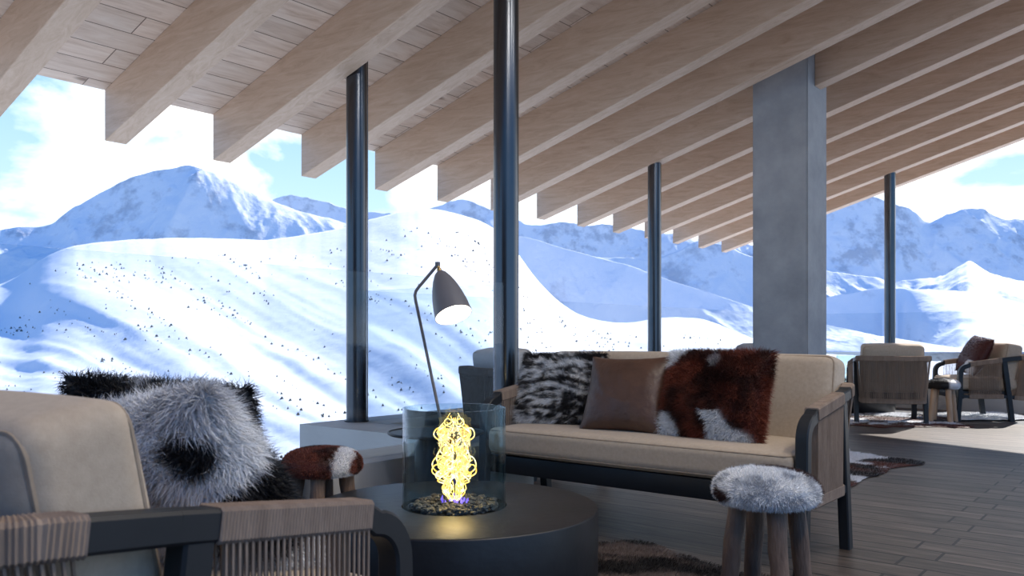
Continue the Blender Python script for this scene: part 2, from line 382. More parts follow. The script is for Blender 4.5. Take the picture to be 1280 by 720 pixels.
def fur_mesh(name, bm, colour, count, length, width, lean=(0, 0, -1), lean_amt=0.4, m=None, parent=None, jitter=0.35, clump=0.0, base=True):
    """base surface plus short tapered strands, coloured per strand from colour(P, N)->rgb arrays"""
    bmesh.ops.recalc_face_normals(bm, faces=bm.faces)
    if bm.calc_volume(signed=True) < 0: bmesh.ops.reverse_faces(bm, faces=bm.faces[:])
    bmesh.ops.triangulate(bm, faces=bm.faces[:]); bm.verts.ensure_lookup_table(); bm.normal_update()
    V = np.array([v.co[:] for v in bm.verts]); VN = np.array([v.normal[:] for v in bm.verts])
    F = np.array([[v.index for v in f.verts] for f in bm.faces]); bm.free()
    A = np.linalg.norm(np.cross(V[F[:, 1]]-V[F[:, 0]], V[F[:, 2]]-V[F[:, 0]]), axis=1); cum = np.cumsum(A)/A.sum()
    fi = np.searchsorted(cum, RNG.random(count)); fi = np.minimum(fi, len(F)-1)
    a, b = RNG.random(count), RNG.random(count); sw = a+b > 1; a[sw] = 1-a[sw]; b[sw] = 1-b[sw]
    w3 = np.stack([1-a-b, a, b], 1)
    P = (V[F[fi]]*w3[:, :, None]).sum(1); N = (VN[F[fi]]*w3[:, :, None]).sum(1); N /= np.linalg.norm(N, axis=1)[:, None]+1e-9
    L = length*(0.6+0.7*RNG.random(count))
    flow = np.stack([fbm(P[:, 0]*14, P[:, 1]*14, P[:, 2]*14, 2, 5), fbm(P[:, 0]*14, P[:, 1]*14, P[:, 2]*14, 2, 9), fbm(P[:, 0]*14, P[:, 1]*14, P[:, 2]*14, 2, 31)], 1)-0.5
    le = np.array(lean)*lean_amt+flow*(1.4*clump+0.3)+RNG.normal(0, jitter, (count, 3))
    d1 = N+0.55*le; d1 /= np.linalg.norm(d1, axis=1)[:, None]
    d2 = N*0.75+1.15*le; d2 /= np.linalg.norm(d2, axis=1)[:, None]
    # keep strands from diving back in
    dn = (d2*N).sum(1); d2 += N*np.clip(0.12-dn, 0, 1)[:, None]
    rv = RNG.normal(0, 1, (count, 3)); sd_ = np.cross(d1, rv); sd_ /= np.linalg.norm(sd_, axis=1)[:, None]+1e-9
    wd = width*(0.7+0.6*RNG.random(count))[:, None]
    p0 = P-N*0.001; p1 = P+d1*(L*0.5)[:, None]; p2 = p1+d2*(L*0.55)[:, None]
    SV = np.stack([p0-sd_*wd/2, p0+sd_*wd/2, p1-sd_*wd*0.4, p1+sd_*wd*0.4, p2], 1).reshape(-1, 3)
    n0 = len(V) if base else 0
    idx = n0+np.arange(count)*5
    Q = np.stack([idx, idx+1, idx+3, idx+2], 1); T = np.stack([idx+2, idx+3, idx+4], 1)
    col_s = np.clip(colour(P, N)*(0.8+0.4*RNG.random((count, 1))), 0, 0.95)
    verts = np.concatenate([V, SV]) if base else SV
    loops = np.concatenate([F.ravel(), Q.ravel(), T.ravel()]) if base else np.concatenate([Q.ravel(), T.ravel()])
    tot = ([3]*len(F) if base else [])+[4]*count+[3]*count
    me = bpy.data.meshes.new(name); me.vertices.add(len(verts)); me.vertices.foreach_set('co', verts.ravel())
    me.loops.add(len(loops)); me.loops.foreach_set('vertex_index', loops.astype(np.int32))
    me.polygons.add(len(tot)); st = np.concatenate([[0], np.cumsum(tot)[:-1]]).astype(np.int32)
    me.polygons.foreach_set('loop_start', st); me.polygons.foreach_set('loop_total', np.array(tot, np.int32))
    me.update(calc_edges=True); me.validate()
    ca = me.color_attributes.new('Col', 'FLOAT_COLOR', 'POINT')
    cs = np.repeat(col_s, 5, axis=0)
    cb = np.clip(colour(V, VN)*0.8, 0, 1) if base else np.zeros((0, 3))
    cc = np.concatenate([cb, cs]) if base else cs
    cc = np.concatenate([cc, np.ones((len(cc), 1))], 1)
    ca.data.foreach_set('color', cc.astype(np.float32).ravel())
    return link(name, me, m or M_FUR, parent)

# ------------------------------------------------------------------ terrain
def m_snow(name, spots, rock, scale, bump=0.3):
    def f(nt, bs):
        g = nt.new('ShaderNodeNewGeometry'); t = nt.new('ShaderNodeTexCoord')
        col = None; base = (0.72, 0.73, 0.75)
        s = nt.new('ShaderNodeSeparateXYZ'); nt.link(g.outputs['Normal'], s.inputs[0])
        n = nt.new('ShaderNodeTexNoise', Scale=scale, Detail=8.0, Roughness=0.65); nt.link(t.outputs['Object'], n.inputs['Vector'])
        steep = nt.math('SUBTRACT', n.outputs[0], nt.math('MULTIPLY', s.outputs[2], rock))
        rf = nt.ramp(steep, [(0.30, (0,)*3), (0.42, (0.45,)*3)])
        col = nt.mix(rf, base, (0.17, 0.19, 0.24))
        if spots:
            mp_ = nt.new('ShaderNodeMapping'); mp_.inputs['Scale'].default_value = (1, 1, 1); nt.link(t.outputs['Object'], mp_.inputs[0])
            v = nt.new('ShaderNodeTexVoronoi', Scale=spots, Randomness=1.0); nt.link(mp_.outputs[0], v.inputs['Vector'])
            m2 = nt.new('ShaderNodeTexNoise', Scale=spots*0.16, Detail=6.0, Roughness=0.7); nt.link(t.outputs['Object'], m2.inputs['Vector'])
            thr = nt.ramp(m2.outputs[0], [(0.46, (0.06,)*3), (0.54, (0.16,)*3), (0.66, (0.42,)*3)])
            sp = nt.math('LESS_THAN', v.outputs['Distance'], thr)
            col = nt.mix(nt.math('MULTIPLY', sp, 0.8), col, (0.055, 0.065, 0.05))
        nt.link(col, bs.inputs['Base Color']); bs.inputs['Roughness'].default_value = 0.75; bs.inputs['Specular IOR Level'].default_value = 0.2
        n3 = nt.new('ShaderNodeTexNoise', Scale=scale*3, Detail=6.0, Roughness=0.6); nt.link(t.outputs['Object'], n3.inputs['Vector'])
        bp = nt.new('ShaderNodeBump', Strength=bump, Distance=0.12/scale); nt.link(n3.outputs[0], bp.inputs['Height']); nt.link(bp.outputs[0], bs.inputs['Normal'])
    return mat(name, f)

def terrain(name, crest, Dc, D0, D1, e0, amp, nscale, material, seed, shape=1.0, span=None, ns=420, nd=150, logd=False, crest_amp=0.004, extra=None):
    px = np.linspace(min(p[0] for p in crest), max(p[0] for p in crest), ns)
    cy = np.interp(px, [p[0] for p in crest], [p[1] for p in crest])
    k = max(3, ns//110); ker = np.hanning(k*2+1); ker /= ker.sum()
    cy = np.convolve(np.pad(cy, k, mode='edge'), ker, 'valid')
    ec = (HOR-cy)/FPX; en = crest_amp*(fbm(px/26.0, seed*3.1, 0, 4, seed, 0.55)-0.5)*2
    s = (px-640)/FPX
    nf = int(nd*0.75)
    tf = np.linspace(0, 1, nf); tb = np.linspace(0, 1, nd-nf+1)[1:]
    Dm = []
    front = D0*(Dc/D0)**tf if logd else D0+(Dc-D0)*tf
    D = np.concatenate([front, Dc+(D1-Dc)*tb]); T = np.concatenate([tf, np.ones(len(tb))]); B = np.concatenate([np.zeros(nf), tb])
    S, DD = np.meshgrid(s, D)
    if span is not None:
        sp = np.interp(px, [p[0] for p in span], [p[1] for p in span])
        DD = np.where(DD < Dc, Dc-(Dc-DD)*sp[None, :], DD)
    E = np.tile(ec, (len(D), 1)); TT = np.tile(T[:, None], (1, ns)); BB = np.tile(B[:, None], (1, ns))
    PX = np.tile(px, (len(D), 1))
    e = e0+(E-e0)*TT**shape+np.tile(en, (len(D), 1))*TT**6
    Z = EYE+e*DD
    zc = EYE+E*Dc
    Z = np.where(BB > 0, zc*(1-BB**1.3*1.05)-BB*Dc*0.06, Z)
    lat = S*DD; X = FW.x*DD+RT.x*lat; Y = FW.y*DD+RT.y*lat
    win = (np.sin(math.pi*np.clip(TT, 0, 1))**0.7)*(BB <= 0)
    R = ridged(X/nscale, Y/nscale, 6, seed, 0.5)-0.62
    Z = Z+amp*R*win
    if extra is not None: Z = Z+extra(PX, DD, TT, win, X, Y)
    verts = np.stack([X, Y, Z], -1).reshape(-1, 3)
    r, c = len(D), ns
    i = (np.arange(r-1)[:, None]*c+np.arange(c-1)[None, :]).ravel()
    F = np.stack([i, i+1, i+c+1, i+c], 1)
    me = bpy.data.meshes.new(name); me.vertices.add(len(verts)); me.vertices.foreach_set('co', verts.ravel())
    me.loops.add(F.size); me.loops.foreach_set('vertex_index', F.ravel().astype(np.int32))
    me.polygons.add(len(F)); me.polygons.foreach_set('loop_start', (np.arange(len(F))*4).astype(np.int32)); me.polygons.foreach_set('loop_total', np.full(len(F), 4, np.int32))
    me.update(calc_edges=True)
    return tag(link(name, me, material), kind='structure')

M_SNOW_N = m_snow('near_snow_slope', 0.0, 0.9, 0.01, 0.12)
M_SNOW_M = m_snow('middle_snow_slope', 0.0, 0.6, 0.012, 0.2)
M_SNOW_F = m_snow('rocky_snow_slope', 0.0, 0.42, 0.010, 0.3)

def hill_extra(PX, DD, TT, win, X, Y):
    lnD = np.log(DD/15.0)
    q = PX+215*lnD
    st = (fbm(q/120.0, lnD*0.45, 0, 3, 77, 0.4)-0.5)*0.055*DD*win
    fine = (fbm(q/26.0, lnD*1.1, 0, 3, 55)-0.5)*0.009*DD*win
    return st+fine
near_crest = [(-900, 420), (-400, 400), (0, 356), (28, 344), (52, 322), (90, 307), (160, 300), (230, 297), (330, 300), (400, 291), (440, 282), (470, 272), (510, 262), (545, 261), (580, 269), (612, 281), (634, 298), (656, 330), (680, 362), (712, 388), (750, 402), (790, 404), (830, 396), (880, 398), (930, 420), (1000, 440), (1300, 460), (2300, 480)]
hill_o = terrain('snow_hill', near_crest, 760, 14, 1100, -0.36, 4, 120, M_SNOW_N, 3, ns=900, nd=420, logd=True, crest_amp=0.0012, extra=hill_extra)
def scrub():
    me = hill_o.data; co = np.zeros(len(me.vertices)*3); me.vertices.foreach_get('co', co); co = co.reshape(-1, 3)
    dep = co[:, 0]*FW.x+co[:, 1]*FW.y; lat = co[:, 0]*RT.x+co[:, 1]*RT.y
    px = 640+lat/dep*FPX; py = HOR-(co[:, 2]-EYE)/dep*FPX
    ok = np.where((px > -250) & (px < 1500) & (dep < 640) & (dep > 40))[0]
    lnD = np.log(dep[ok]/15.0); q = px[ok]+215*lnD
    dens = fbm(q/34.0, lnD*1.3, 0, 4, 201, 0.6); fine = vnoise(q/5.0, lnD*9, 0, 7)
    wgt = sstep(dens, 0.50, 0.66)**2*(0.25+fine)+0.012
    area = dep[ok]**1.0; p = wgt*area; p /= p.sum()
    pick = RNG.choice(ok, 2300, p=p)
    V = []; F = []
    for i in pick:
        d = dep[i]; h = RNG.uniform(0.25, 0.7)*(0.35+d/260.0); r = h*RNG.uniform(0.35, 0.75)
        c = co[i]+np.array([RNG.normal(0, d*0.003), RNG.normal(0, d*0.003), -0.12*h]); b = len(V); n = 5; a0 = RNG.uniform(0, 6)
        for k in range(n): V.append(c+np.array([r*math.cos(a0+k*1.2566)*RNG.uniform(.6, 1.2), r*math.sin(a0+k*1.2566)*RNG.uniform(.6, 1.2), h*0.3*RNG.random()]))
        V.append(c+np.array([0, 0, h]))
        F += [(b+k, b+(k+1) % n, b+n) for k in range(n)]
    m = bpy.data.meshes.new('alpine_scrub'); m.from_pydata([tuple(v) for v in V], [], F)
    tag(link('alpine_scrub', m, M_SCRUB, smooth=False), 'dark scrub and boulders dotted over the white hillside', 'scrub', kind='stuff')
def sstep(x, a, b): t = np.clip((x-a)/(b-a), 0, 1); return t*t*(3-2*t)
M_SCRUB = noisy('dark_scrub', (0.03, 0.035, 0.028), (0.07, 0.07, 0.055), 0.3, rough=0.9)
scrub()
shade_crest = [(430, 420), (540, 330), (600, 288), (660, 297), (700, 309), (745, 321), (790, 333), (840, 351), (890, 367), (940, 384), (1000, 400), (1100, 420), (1300, 450)]
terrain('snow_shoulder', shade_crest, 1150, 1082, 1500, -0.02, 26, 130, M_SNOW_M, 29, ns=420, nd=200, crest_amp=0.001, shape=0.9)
right_crest = [(760, 470), (860, 420), (930, 392), (1000, 378), (1060, 366), (1100, 360), (1160, 362), (1220, 366), (1280, 380), (1400, 370), (1700, 340), (2300, 380)]
terrain('snow_ridge', right_crest, 1500, 1405, 1900, -0.07, 40, 200, M_SNOW_M, 11, ns=420, nd=200, crest_amp=0.002, span=[(760, 1), (1130, 1.0), (1200, 7), (2300, 9)])
mid_crest = [(600, 330), (680, 320), (760, 322), (815, 326), (850, 312), (872, 300), (905, 306), (940, 322), (1000, 330), (1060, 345), (1120, 352), (1180, 345), (1210, 326), (1240, 345), (1280, 352), (1500, 330)]
terrain('snow_saddle', mid_crest, 2300, 2130, 2900, 0.0, 80, 300, M_SNOW_F, 23, ns=380, nd=180, crest_amp=0.004, span=[(600, 1), (1140, 1), (1200, 6), (1500, 6)])
peak_crest = [(-700, 300), (-300, 280), (-60, 292), (0, 286), (40, 284), (66, 280), (90, 260), (120, 243), (160, 224), (196, 212), (238, 207), (262, 214), (300, 231), (335, 250), (380, 266), (420, 275), (470, 290), (560, 310)]
def peak_extra(PX, DD, TT, win, X, Y):
    c = 262-70*(1-TT); d = (PX-c)/38.0
    return np.where(d > 0, np.exp(-d*0.8), np.exp(d*2.0))*60*win
terrain('mountain_peak', peak_crest, 2600, 2400, 3400, 0.06, 135, 430, M_SNOW_F, 41, ns=520, nd=240, crest_amp=0.002, shape=1.0, extra=peak_extra)
farl_crest = [(250, 320), (320, 268), (345, 250), (362, 243), (385, 248), (410, 254), (440, 262), (480, 268), (530, 262), (565, 251), (590, 252), (620, 264), (660, 282), (700, 279), (740, 281), (790, 284), (850, 292), (905, 300), (960, 310), (1040, 300)]
terrain('distant_mountain_range', farl_crest, 4600, 4330, 5600, 0.05, 130, 420, M_SNOW_F, 57, ns=420, nd=180, crest_amp=0.005)
farr_crest = [(900, 330), (980, 290), (1030, 268), (1060, 252), (1090, 244), (1112, 256), (1136, 262), (1160, 278), (1180, 268), (1204, 261), (1230, 262), (1252, 275), (1280, 272), (1330, 280), (1500, 240), (1900, 260)]
terrain('distant_mountain_wall', farr_crest, 3900, 3610, 4800, 0.04, 150, 400, M_SNOW_F, 63, ns=420, nd=200, crest_amp=0.005)

# ------------------------------------------------------------------ terrace shell
K = 5.6
XE = -1.035*K; ZE = 2.289; SL = 0.294; BD = 0.35; BW = 0.152
XR = 5.0
def zb(x): return ZE+SL*(x-XE)
def YB(k): return (0.4914+0.1471*k)*K
ROW_O, ROW_I = -4.31, -3.03
PY = [YB(1)+BW/2, YB(6)+BW/2, YB(11)+BW/2]
LZ = 0.362
def struct(name, bm, m, smooth=False): return tag(obj(name, bm, m, smooth=smooth), kind='structure')
bm = bmesh.new(); box(bm, -2.92, 9.0, -4.0, 3.85, -0.25, 0); struct('floor', bm, M_DECK)
bm = bmesh.new(); box(bm, -4.13, 9.0, 3.85, 11.76, -0.25, 0); struct('floor', bm, M_DECK)
# parapets
FY = 11.76
def prism(bm, poly, z0, z1):
    lo = [bm.verts.new((x, y, z0)) for x, y in poly]; hi = [bm.verts.new((x, y, z1)) for x, y in poly]
    bm.faces.new(lo[::-1]); bm.faces.new(hi)
    for i in range(len(poly)): j = (i+1) % len(poly); bm.faces.new((lo[i], lo[j], hi[j], hi[i]))
bm = bmesh.new(); prism(bm, [(-3.28, -4), (-2.92, -4), (-2.92, 3.85), (-4.13, 3.85), (-4.13, FY), (-4.56, FY), (-4.56, 3.45), (-3.28, 3.45)], -1.2, LZ)
struct('wall_left', bm, M_LEDGE)
bm = bmesh.new(); box(bm, -4.56, 9.0, FY, FY+0.37, -1.2, LZ); struct('wall_far', bm, M_LEDGE)
# roof boards
bm = bmesh.new()
Y0r, Y1r = YB(-6)-0.3, YB(12)+BW
for a, b in (((XE, 0), (XR, 0)),):
    lo = [bm.verts.new((x, y, zb(x)+BD)) for x, y in ((XE, Y0r), (XR, Y0r), (XR, Y1r), (XE, Y1r))]
    hi = [bm.verts.new((x, y, zb(x)+BD+0.06)) for x, y in ((XE, Y0r), (XR, Y0r), (XR, Y1r), (XE, Y1r))]
    bm.faces.new(lo[::-1]); bm.faces.new(hi)
    for i in range(4): j = (i+1) % 4; bm.faces.new((lo[i], lo[j], hi[j], hi[i]))
struct('ceiling', bm, M_CEIL)
bm = bmesh.new(); box(bm, -2.92, 4.0, -4.0, -3.85, 0, 3.2); struct('wall_back', bm, M_WALL)
# column
CX0, CX1, CY0, CY1 = -3.135, -2.62, 7.51, 8.03
bm = bmesh.new()
vs = [(CX0, CY0), (CX1, CY0), (CX1, CY1), (CX0, CY1)]
lo = [bm.verts.new((x, y, 0)) for x, y in vs]; hi = [bm.verts.new((x, y, zb(x)+BD)) for x, y in vs]
bm.faces.new(lo[::-1]); bm.faces.new(hi)
for i in range(4): j = (i+1) % 4; bm.faces.new((lo[i], lo[j], hi[j], hi[i]))
bmesh.ops.bevel(bm, geom=[e for e in bm.edges if abs((e.verts[0].co-e.verts[1].co).normalized().z) > 0.9], offset=0.012, segments=2, affect='EDGES')
struct('column', bm, M_CONC)
# beams: one thing each
def beam_bm(x0, x1):
    bm = bmesh.new()
    for y in (0,):
        a = [bm.verts.new((x, yy, zb(x)+dz)) for yy in (0, BW) for x, dz in ((x0, 0), (x1, 0), (x1, BD), (x0, BD))]
        bm.faces.new((a[0], a[1], a[2], a[3])); bm.faces.new((a[7], a[6], a[5], a[4]))
        for i in range(4): j = (i+1) % 4; bm.faces.new((a[i], a[i+4], a[j+4], a[j]))
    bmesh.ops.bevel(bm, geom=bm.edges[:], offset=0.004, segments=1, affect='EDGES')
    return bm
ordn = {-3: 'nearest the viewer', -2: 'crossing the top left corner', -1: 'its end cut off by the left edge'}
names_end = ['first full beam end from the left, hanging over the cloud', 'second full beam end from the left', 'third beam end, just left of the first black post', 'beam end just right of the first black post', 'fifth beam end, left of the thick black post',
             'beam with its end half hidden behind the thick black post', 'beam end first right of the thick black post', 'second beam end right of the thick black post', 'third beam end right of the thick black post, touching the slim post',
             'beam passing just behind the slim middle post', 'third beam end from the concrete column, leftward', 'second beam end from the concrete column, leftward', 'lowest and farthest beam against the sky']
bm_mesh = None
for k in range(-5, 13):
    if k == 6:
        o = obj('roof_beam', beam_bm(XE, CX0-0.001), M_BEAM, smooth=False); o.location.y = YB(k)
        tag(o, 'blond timber beam running from the eave into the left face of the column', 'beam', 'sloping roof beams')
        o = obj('roof_beam', beam_bm(CX1+0.001, XR), M_BEAM, smooth=False); o.location.y = YB(k)
        tag(o, 'blond timber beam starting from the right face of the concrete column', 'beam', 'sloping roof beams'); continue
    if bm_mesh is None:
        o = obj('roof_beam', beam_bm(XE, XR), M_BEAM, smooth=False); bm_mesh = o.data
    else:
        o = bpy.data.objects.new('roof_beam', bm_mesh); C.objects.link(o)
    o.location.y = YB(k)
    lab = 'blond timber roof beam, '+(names_end[k] if k >= 0 else ordn.get(k, 'overhead behind the viewer' if k < -3 else ''))
    tag(o, lab, 'beam', 'sloping roof beams')

# posts
def post(x, y, label, r=0.07, top=None):
    root = thing('steel_post', (x, y, LZ), 0, label, 'post', 'black steel posts')
    off = BD-0.002 if top else 0.0   # some posts run up past the rafter to the boards
    H = zb(x)+off-LZ
    bm = bmesh.new(); n = 48; lo = []; hi = []
    for k in range(n):
        a = 2*math.pi*k/n; px_, py_ = r*math.cos(a), r*math.sin(a)
        lo.append(bm.verts.new((px_, py_, 0.012))); hi.append(bm.verts.new((px_, py_, zb(x+px_)+off-LZ)))
    for k in range(n): bm.faces.new((lo[k], lo[(k+1) % n], hi[(k+1) % n], hi[k]))
    bm.faces.new(hi); bm.faces.new(lo[::-1]); obj('tube', bm, M_STEEL, root)
    bm = bmesh.new(); lathe(bm, [(0, 0), (r+0.012, 0), (r+0.012, 0.012), (0, 0.012)], 40); obj('base_plate', bm, M_STEEL, root)
    bm = bmesh.new(); box(bm, -0.016, 0.016, r-0.003, r+0.02, 0.012, H-0.03, 0.003, 1); obj('glazing_channel', bm, M_STEEL, root)
    return root
post(-4.40, YB(1)+BW+0.074, 'round black steel post on the parapet corner, left of the lamp', 0.071, True)
post(-3.09, YB(1)+BW+0.078, 'thickest black steel post, rising out of frame behind the sofa arm', 0.074, True)
post(ROW_O, PY[1], 'slim black steel post rising behind the sofa back, left of the column')
post(ROW_I-0.02, PY[2], 'farthest black steel post, rising behind the two distant armchairs')
# glass panels
def glass(x0, x1, y0, y1, label):
    bm = bmesh.new(); box(bm, x0, x1, y0, y1, LZ, 1.25, 0.001, 1)
    tag(obj('glass_panel', bm, M_GLASS, smooth=False), label, 'glass panel', 'glass balustrade panels')
T2 = 0.006
glass(ROW_I-T2, ROW_I+T2, -3.9, 0.55, 'clear glass balustrade panel beside the near armchair, cut by the left edge')
glass(ROW_I-T2, ROW_I+T2, 0.57, PY[0]+0.05, 'clear glass balustrade panel behind the brown and white stool')
glass(-4.32, -3.17, YB(1)+BW+0.074-T2, YB(1)+BW+0.074+T2, 'short clear glass panel joining the first two black posts')
glass(ROW_O-T2, ROW_O+T2, PY[0]+0.10, PY[1]-0.08, 'clear glass balustrade panel behind the lamp, ending at the slim post')
glass(ROW_O-T2, ROW_O+T2, PY[1]+0.095, 11.8, 'clear glass balustrade panel between the slim post and the column')
glass(ROW_O+0.02, ROW_I-0.12, PY[2]-T2, PY[2]+T2, 'clear glass balustrade panel just right of the column')
glass(ROW_I+0.08, 1.2, PY[2]-T2, PY[2]+T2, 'clear glass balustrade panel behind the distant side-on armchair')

# ------------------------------------------------------------------ woven seats
def seat_piece(name, w_, label, cat, sofa=False):
    """front edge of the arms on local y = 0, facing -y, backrest towards +y"""
    root = thing(name, label=label, cat=cat)
    hx = w_/2-0.025; AW = 0.026; AH = 0.024; RAIL_Z = 0.275
    def az(y): return 0.611+0.14*y            # centre line of the arm rail
    D_BACK = 0.70 if sofa else 0.80; RC = 0.13
    for s in (-1, 1):
        # bent front leg + arm rail in one
        R = 0.085; pts = [(s*hx, 0.0-0.0, 0.0), (s*hx, 0.02, 0.30), (s*hx, 0.026, az(0)-R)]
        for k in range(1, 10):
            a = math.radians(k*9.4); pts.append((s*hx, 0.026+R*(1-math.cos(a)), az(0)-R+R*math.sin(a)))
        pts += [(s*hx, y, az(y)) for y in (0.13, 0.25, 0.4, 0.52)]
        bm = bmesh.new(); sweep(bm, pts, AW, AH, side=(s, 0, 0)); ar = obj('armrest', bm, M_FRAME, root)
        # corded sleeve round the arm
        bm = bmesh.new(); sweep(bm, resample([(s*hx, 0.125, az(0.125)), (s*hx, 0.455, az(0.455))], 0.0032), AW+0.004, AH+0.004, ridge=0.0022, side=(s, 0, 0)); obj('cord_wrap', bm, M_CORD, ar)
        # rear leg, splayed back
        bm = bmesh.new(); sweep(bm, [(s*hx, 0.485, az(0.5)-AH-0.001), (s*hx, 0.53, 0.30), (s*hx, 0.565, 0.0)], AW-0.003, 0.027, side=(s, 0, 0)); obj('rear_leg', bm, M_FRAME, root)
        # lower side rail and its wrap
        bm = bmesh.new(); box(bm, s*hx-0.018, s*hx+0.018, 0.04, 0.535, RAIL_Z-0.018, RAIL_Z+0.018, 0.004, 1); lr = obj('side_rail', bm, M_FRAME, root)
        bm = bmesh.new(); sweep(bm, resample([(s*hx, 0.115, RAIL_Z), (s*hx, 0.475, RAIL_Z)], 0.0032), 0.023, 0.026, ridge=0.0022, side=(s, 0, 0)); obj('cord_wrap', bm, M_CORD, lr)
        # side cords
        bm = bmesh.new(); y = 0.13; i = 0
        while y < 0.452:
            for sd2 in (-1, 1):
                yy = y+(0.0062 if sd2 > 0 else 0)
                tube(bm, [(s*hx+sd2*0.023, yy, az(yy)-0.01), (s*hx+sd2*0.02, yy, RAIL_Z)], 0.0029, 5, False)
            y += 0.0125
        obj('side_cords', bm, M_CORD, root)
    # back rail, a U from rear leg to rear leg
    def U(z_arm, z_back, inset=0.0, y_start=0.52, dback=D_BACK):
        p = []
        hh = hx-inset; yb = dback-inset
        def zz(y): return z_arm+(z_back-z_arm)*min(1, max(0, (y-0.52)/(dback-0.62)))
        p.append((hh, y_start, zz(y_start)))
        for k in range(13):
            a = math.radians(90*k/12); y = yb-RC+RC*math.sin(a); p.append((hh-RC+RC*math.cos(a), y, zz(y)))
        p2 = [(-x, y, z) for x, y, z in p[::-1]]
        mid = [(x, yb+0.025*(1-(x/(hh-RC))**2), zz(yb)) for x in np.linspace(hh-RC, -(hh-RC), 9)[1:-1]]
        return p+mid+p2
    top = U(az(0.52), 0.705)
    bm = bmesh.new(); sweep(bm, resample(top, 0.02), AW, AH); br = obj('back_rail', bm, M_FRAME, root)
    top2 = [p for p in resample(top, 0.0032) if p.y > D_BACK-0.145]
    bm = bmesh.new(); sweep(bm, top2, AW+0.003, AH+0.004, ridge=0.0022); obj('cord_wrap', bm, M_CORD, br)
    low = U(RAIL_Z, RAIL_Z-0.02, 0.035)
    bm = bmesh.new(); sweep(bm, resample(low, 0.02), 0.018, 0.018); bl = obj('lower_back_rail', bm, M_FRAME, root)
    low2 = [p for p in resample(low, 0.0032) if p.y > 0.60]
    bm = bmesh.new(); sweep(bm, low2, 0.022, 0.026, ridge=0.0022); obj('cord_wrap', bm, M_CORD, bl)
    A = [p for p in resample(top, 0.0125) if p.y > D_BACK-0.14]; bm = bmesh.new()
    L0 = resample(low, 0.0125); Ls = [p for p in resample(low, 0.002) if p.y > 0.60]
    for i, p in enumerate(A):
        q = Ls[int(i*(len(Ls)-1)/(len(A)-1))]
        n_ = Vector((p.x, p.y-0.35, 0)).normalized()
        for o_, zt in ((0.024, 0), (-0.022, 0)):
            tube(bm, [p+n_*o_-Vector((0, 0, 0.01)), Vector(q)+n_*o_*0.9], 0.003, 5, False)
    obj('back_cords', bm, M_CORD, root)
    # seat frame
    bm = bmesh.new()
    box(bm, -hx+0.02, hx-0.02, 0.035, 0.075, 0.245, 0.335, 0.005, 2)
    box(bm, -hx+0.02, hx-0.02, 0.48, 0.52, 0.255, 0.335, 0.005, 2)
    box(bm, -hx+0.03, hx-0.03, 0.075, 0.48, 0.305, 0.328)
    obj('seat_frame', bm, M_FRAME, root)
    # cushions
    sw = w_-0.115; sd_ = 0.66; sh = 0.128
    bm = cushion_bm(sw, sd_, sh, 0.036, 0.022, 22)
    sc = obj('seat_cushion', bm, M_LINEN, root, sharp=80); sc.location = (0, -0.01+sd_/2, 0.337+sh/2+0.012)
    for zz_ in (sh/2-0.012, -sh/2+0.010):
        p = obj('piping', loop_pipe(sw, sd_, 0.036, zz_, 0.004), M_PIPE, sc)
    bw_ = w_-0.125; bh = 0.45; bt = 0.17
    bm = cushion_bm(bw_, bt, bh, 0.040, 0.03, 22)
    bc = obj('back_cushion', bm, M_LINEN, root, sharp=80); bc.location = (0, 0.585, 0.628); bc.rotation_euler = (math.radians(-11), 0, 0)
    for yy in (-bt/2+0.012, bt/2-0.012):
        obj('piping', loop_pipe(bw_, bh, 0.040, yy, 0.0045, 'xz'), M_PIPE, bc)
    return root
def rz_face(fx, fy): return math.atan2(fx, -fy)

sofa = seat_piece('sofa', 1.70, 'beige two-seat sofa with charcoal frame and corded arms', 'sofa', True)
sofa.location = (-1.995, 3.28, 0)
chair = seat_piece('armchair', 0.74, 'large beige armchair with corded arm cut off by the lower left corner', 'armchair')
chair.location = (-1.51, 1.082, 0); chair.rotation_euler = (0, 0, rz_face(-0.132, 0.991))
def chair_at(bx, by, fx, fy, label, swap=None):
    l = math.hypot(fx, fy); fx, fy = fx/l, fy/l
    return dup(chair, (bx+fx*0.80, by+fy*0.80, 0), rz_face(fx, fy), label, None, swap)
chair_at(-3.72, 4.27, 0.41, 0.912, 'dark grey armchair half hidden behind the thickest black post', {'beige_linen': M_LINEN_G, 'taupe_cord': M_CORD_D})
chair_at(-2.34, 9.34, -0.42, 0.905, 'beige armchair seen from behind, right of the concrete column')
cB = chair_at(-1.45, 11.02, -0.84, -0.54, 'beige armchair seen side-on at the far right with a brown pillow')
chair_at(-3.56, 8.62, 0.1, 0.99, 'grey cushioned armchair mostly hidden behind the concrete column', {'beige_linen': M_LINEN_G})

# ------------------------------------------------------------------ pillows
def pillow_bm(w_, h_, t, n=26, pinch=0.07, wr=0.0, seed=1):
    bm = bmesh.new(); g = {}
    for s in (1, -1):
        for i in range(n+1):
            for j in range(n+1):
                u, v = -1+2*i/n, -1+2*j/n
                edge = i in (0, n) or j in (0, n)
                if edge and s == -1: g[(s, i, j)] = g[(1, i, j)]; continue
                x = u*w_/2*(1-pinch*(1-v*v)*u*u); z = v*h_/2*(1-pinch*(1-u*u)*v*v)
                y = t/2*((1-abs(u)**2.4)*(1-abs(v)**2.4))**0.55
                if wr: y += wr*(float(ridged(u*1.5+seed+s*3, v*1.5+u*0.8, 3, seed))-0.6)*(1-u**4)*(1-v**4)
                g[(s, i, j)] = bm.verts.new((x, -s*y, z))
    for s in (1, -1):
        for i in range(n):
            for j in range(n):
                q = [g[(s, i, j)], g[(s, i+1, j)], g[(s, i+1, j+1)], g[(s, i, j+1)]]
                bm.faces.new(q if s == 1 else q[::-1])
    return bm
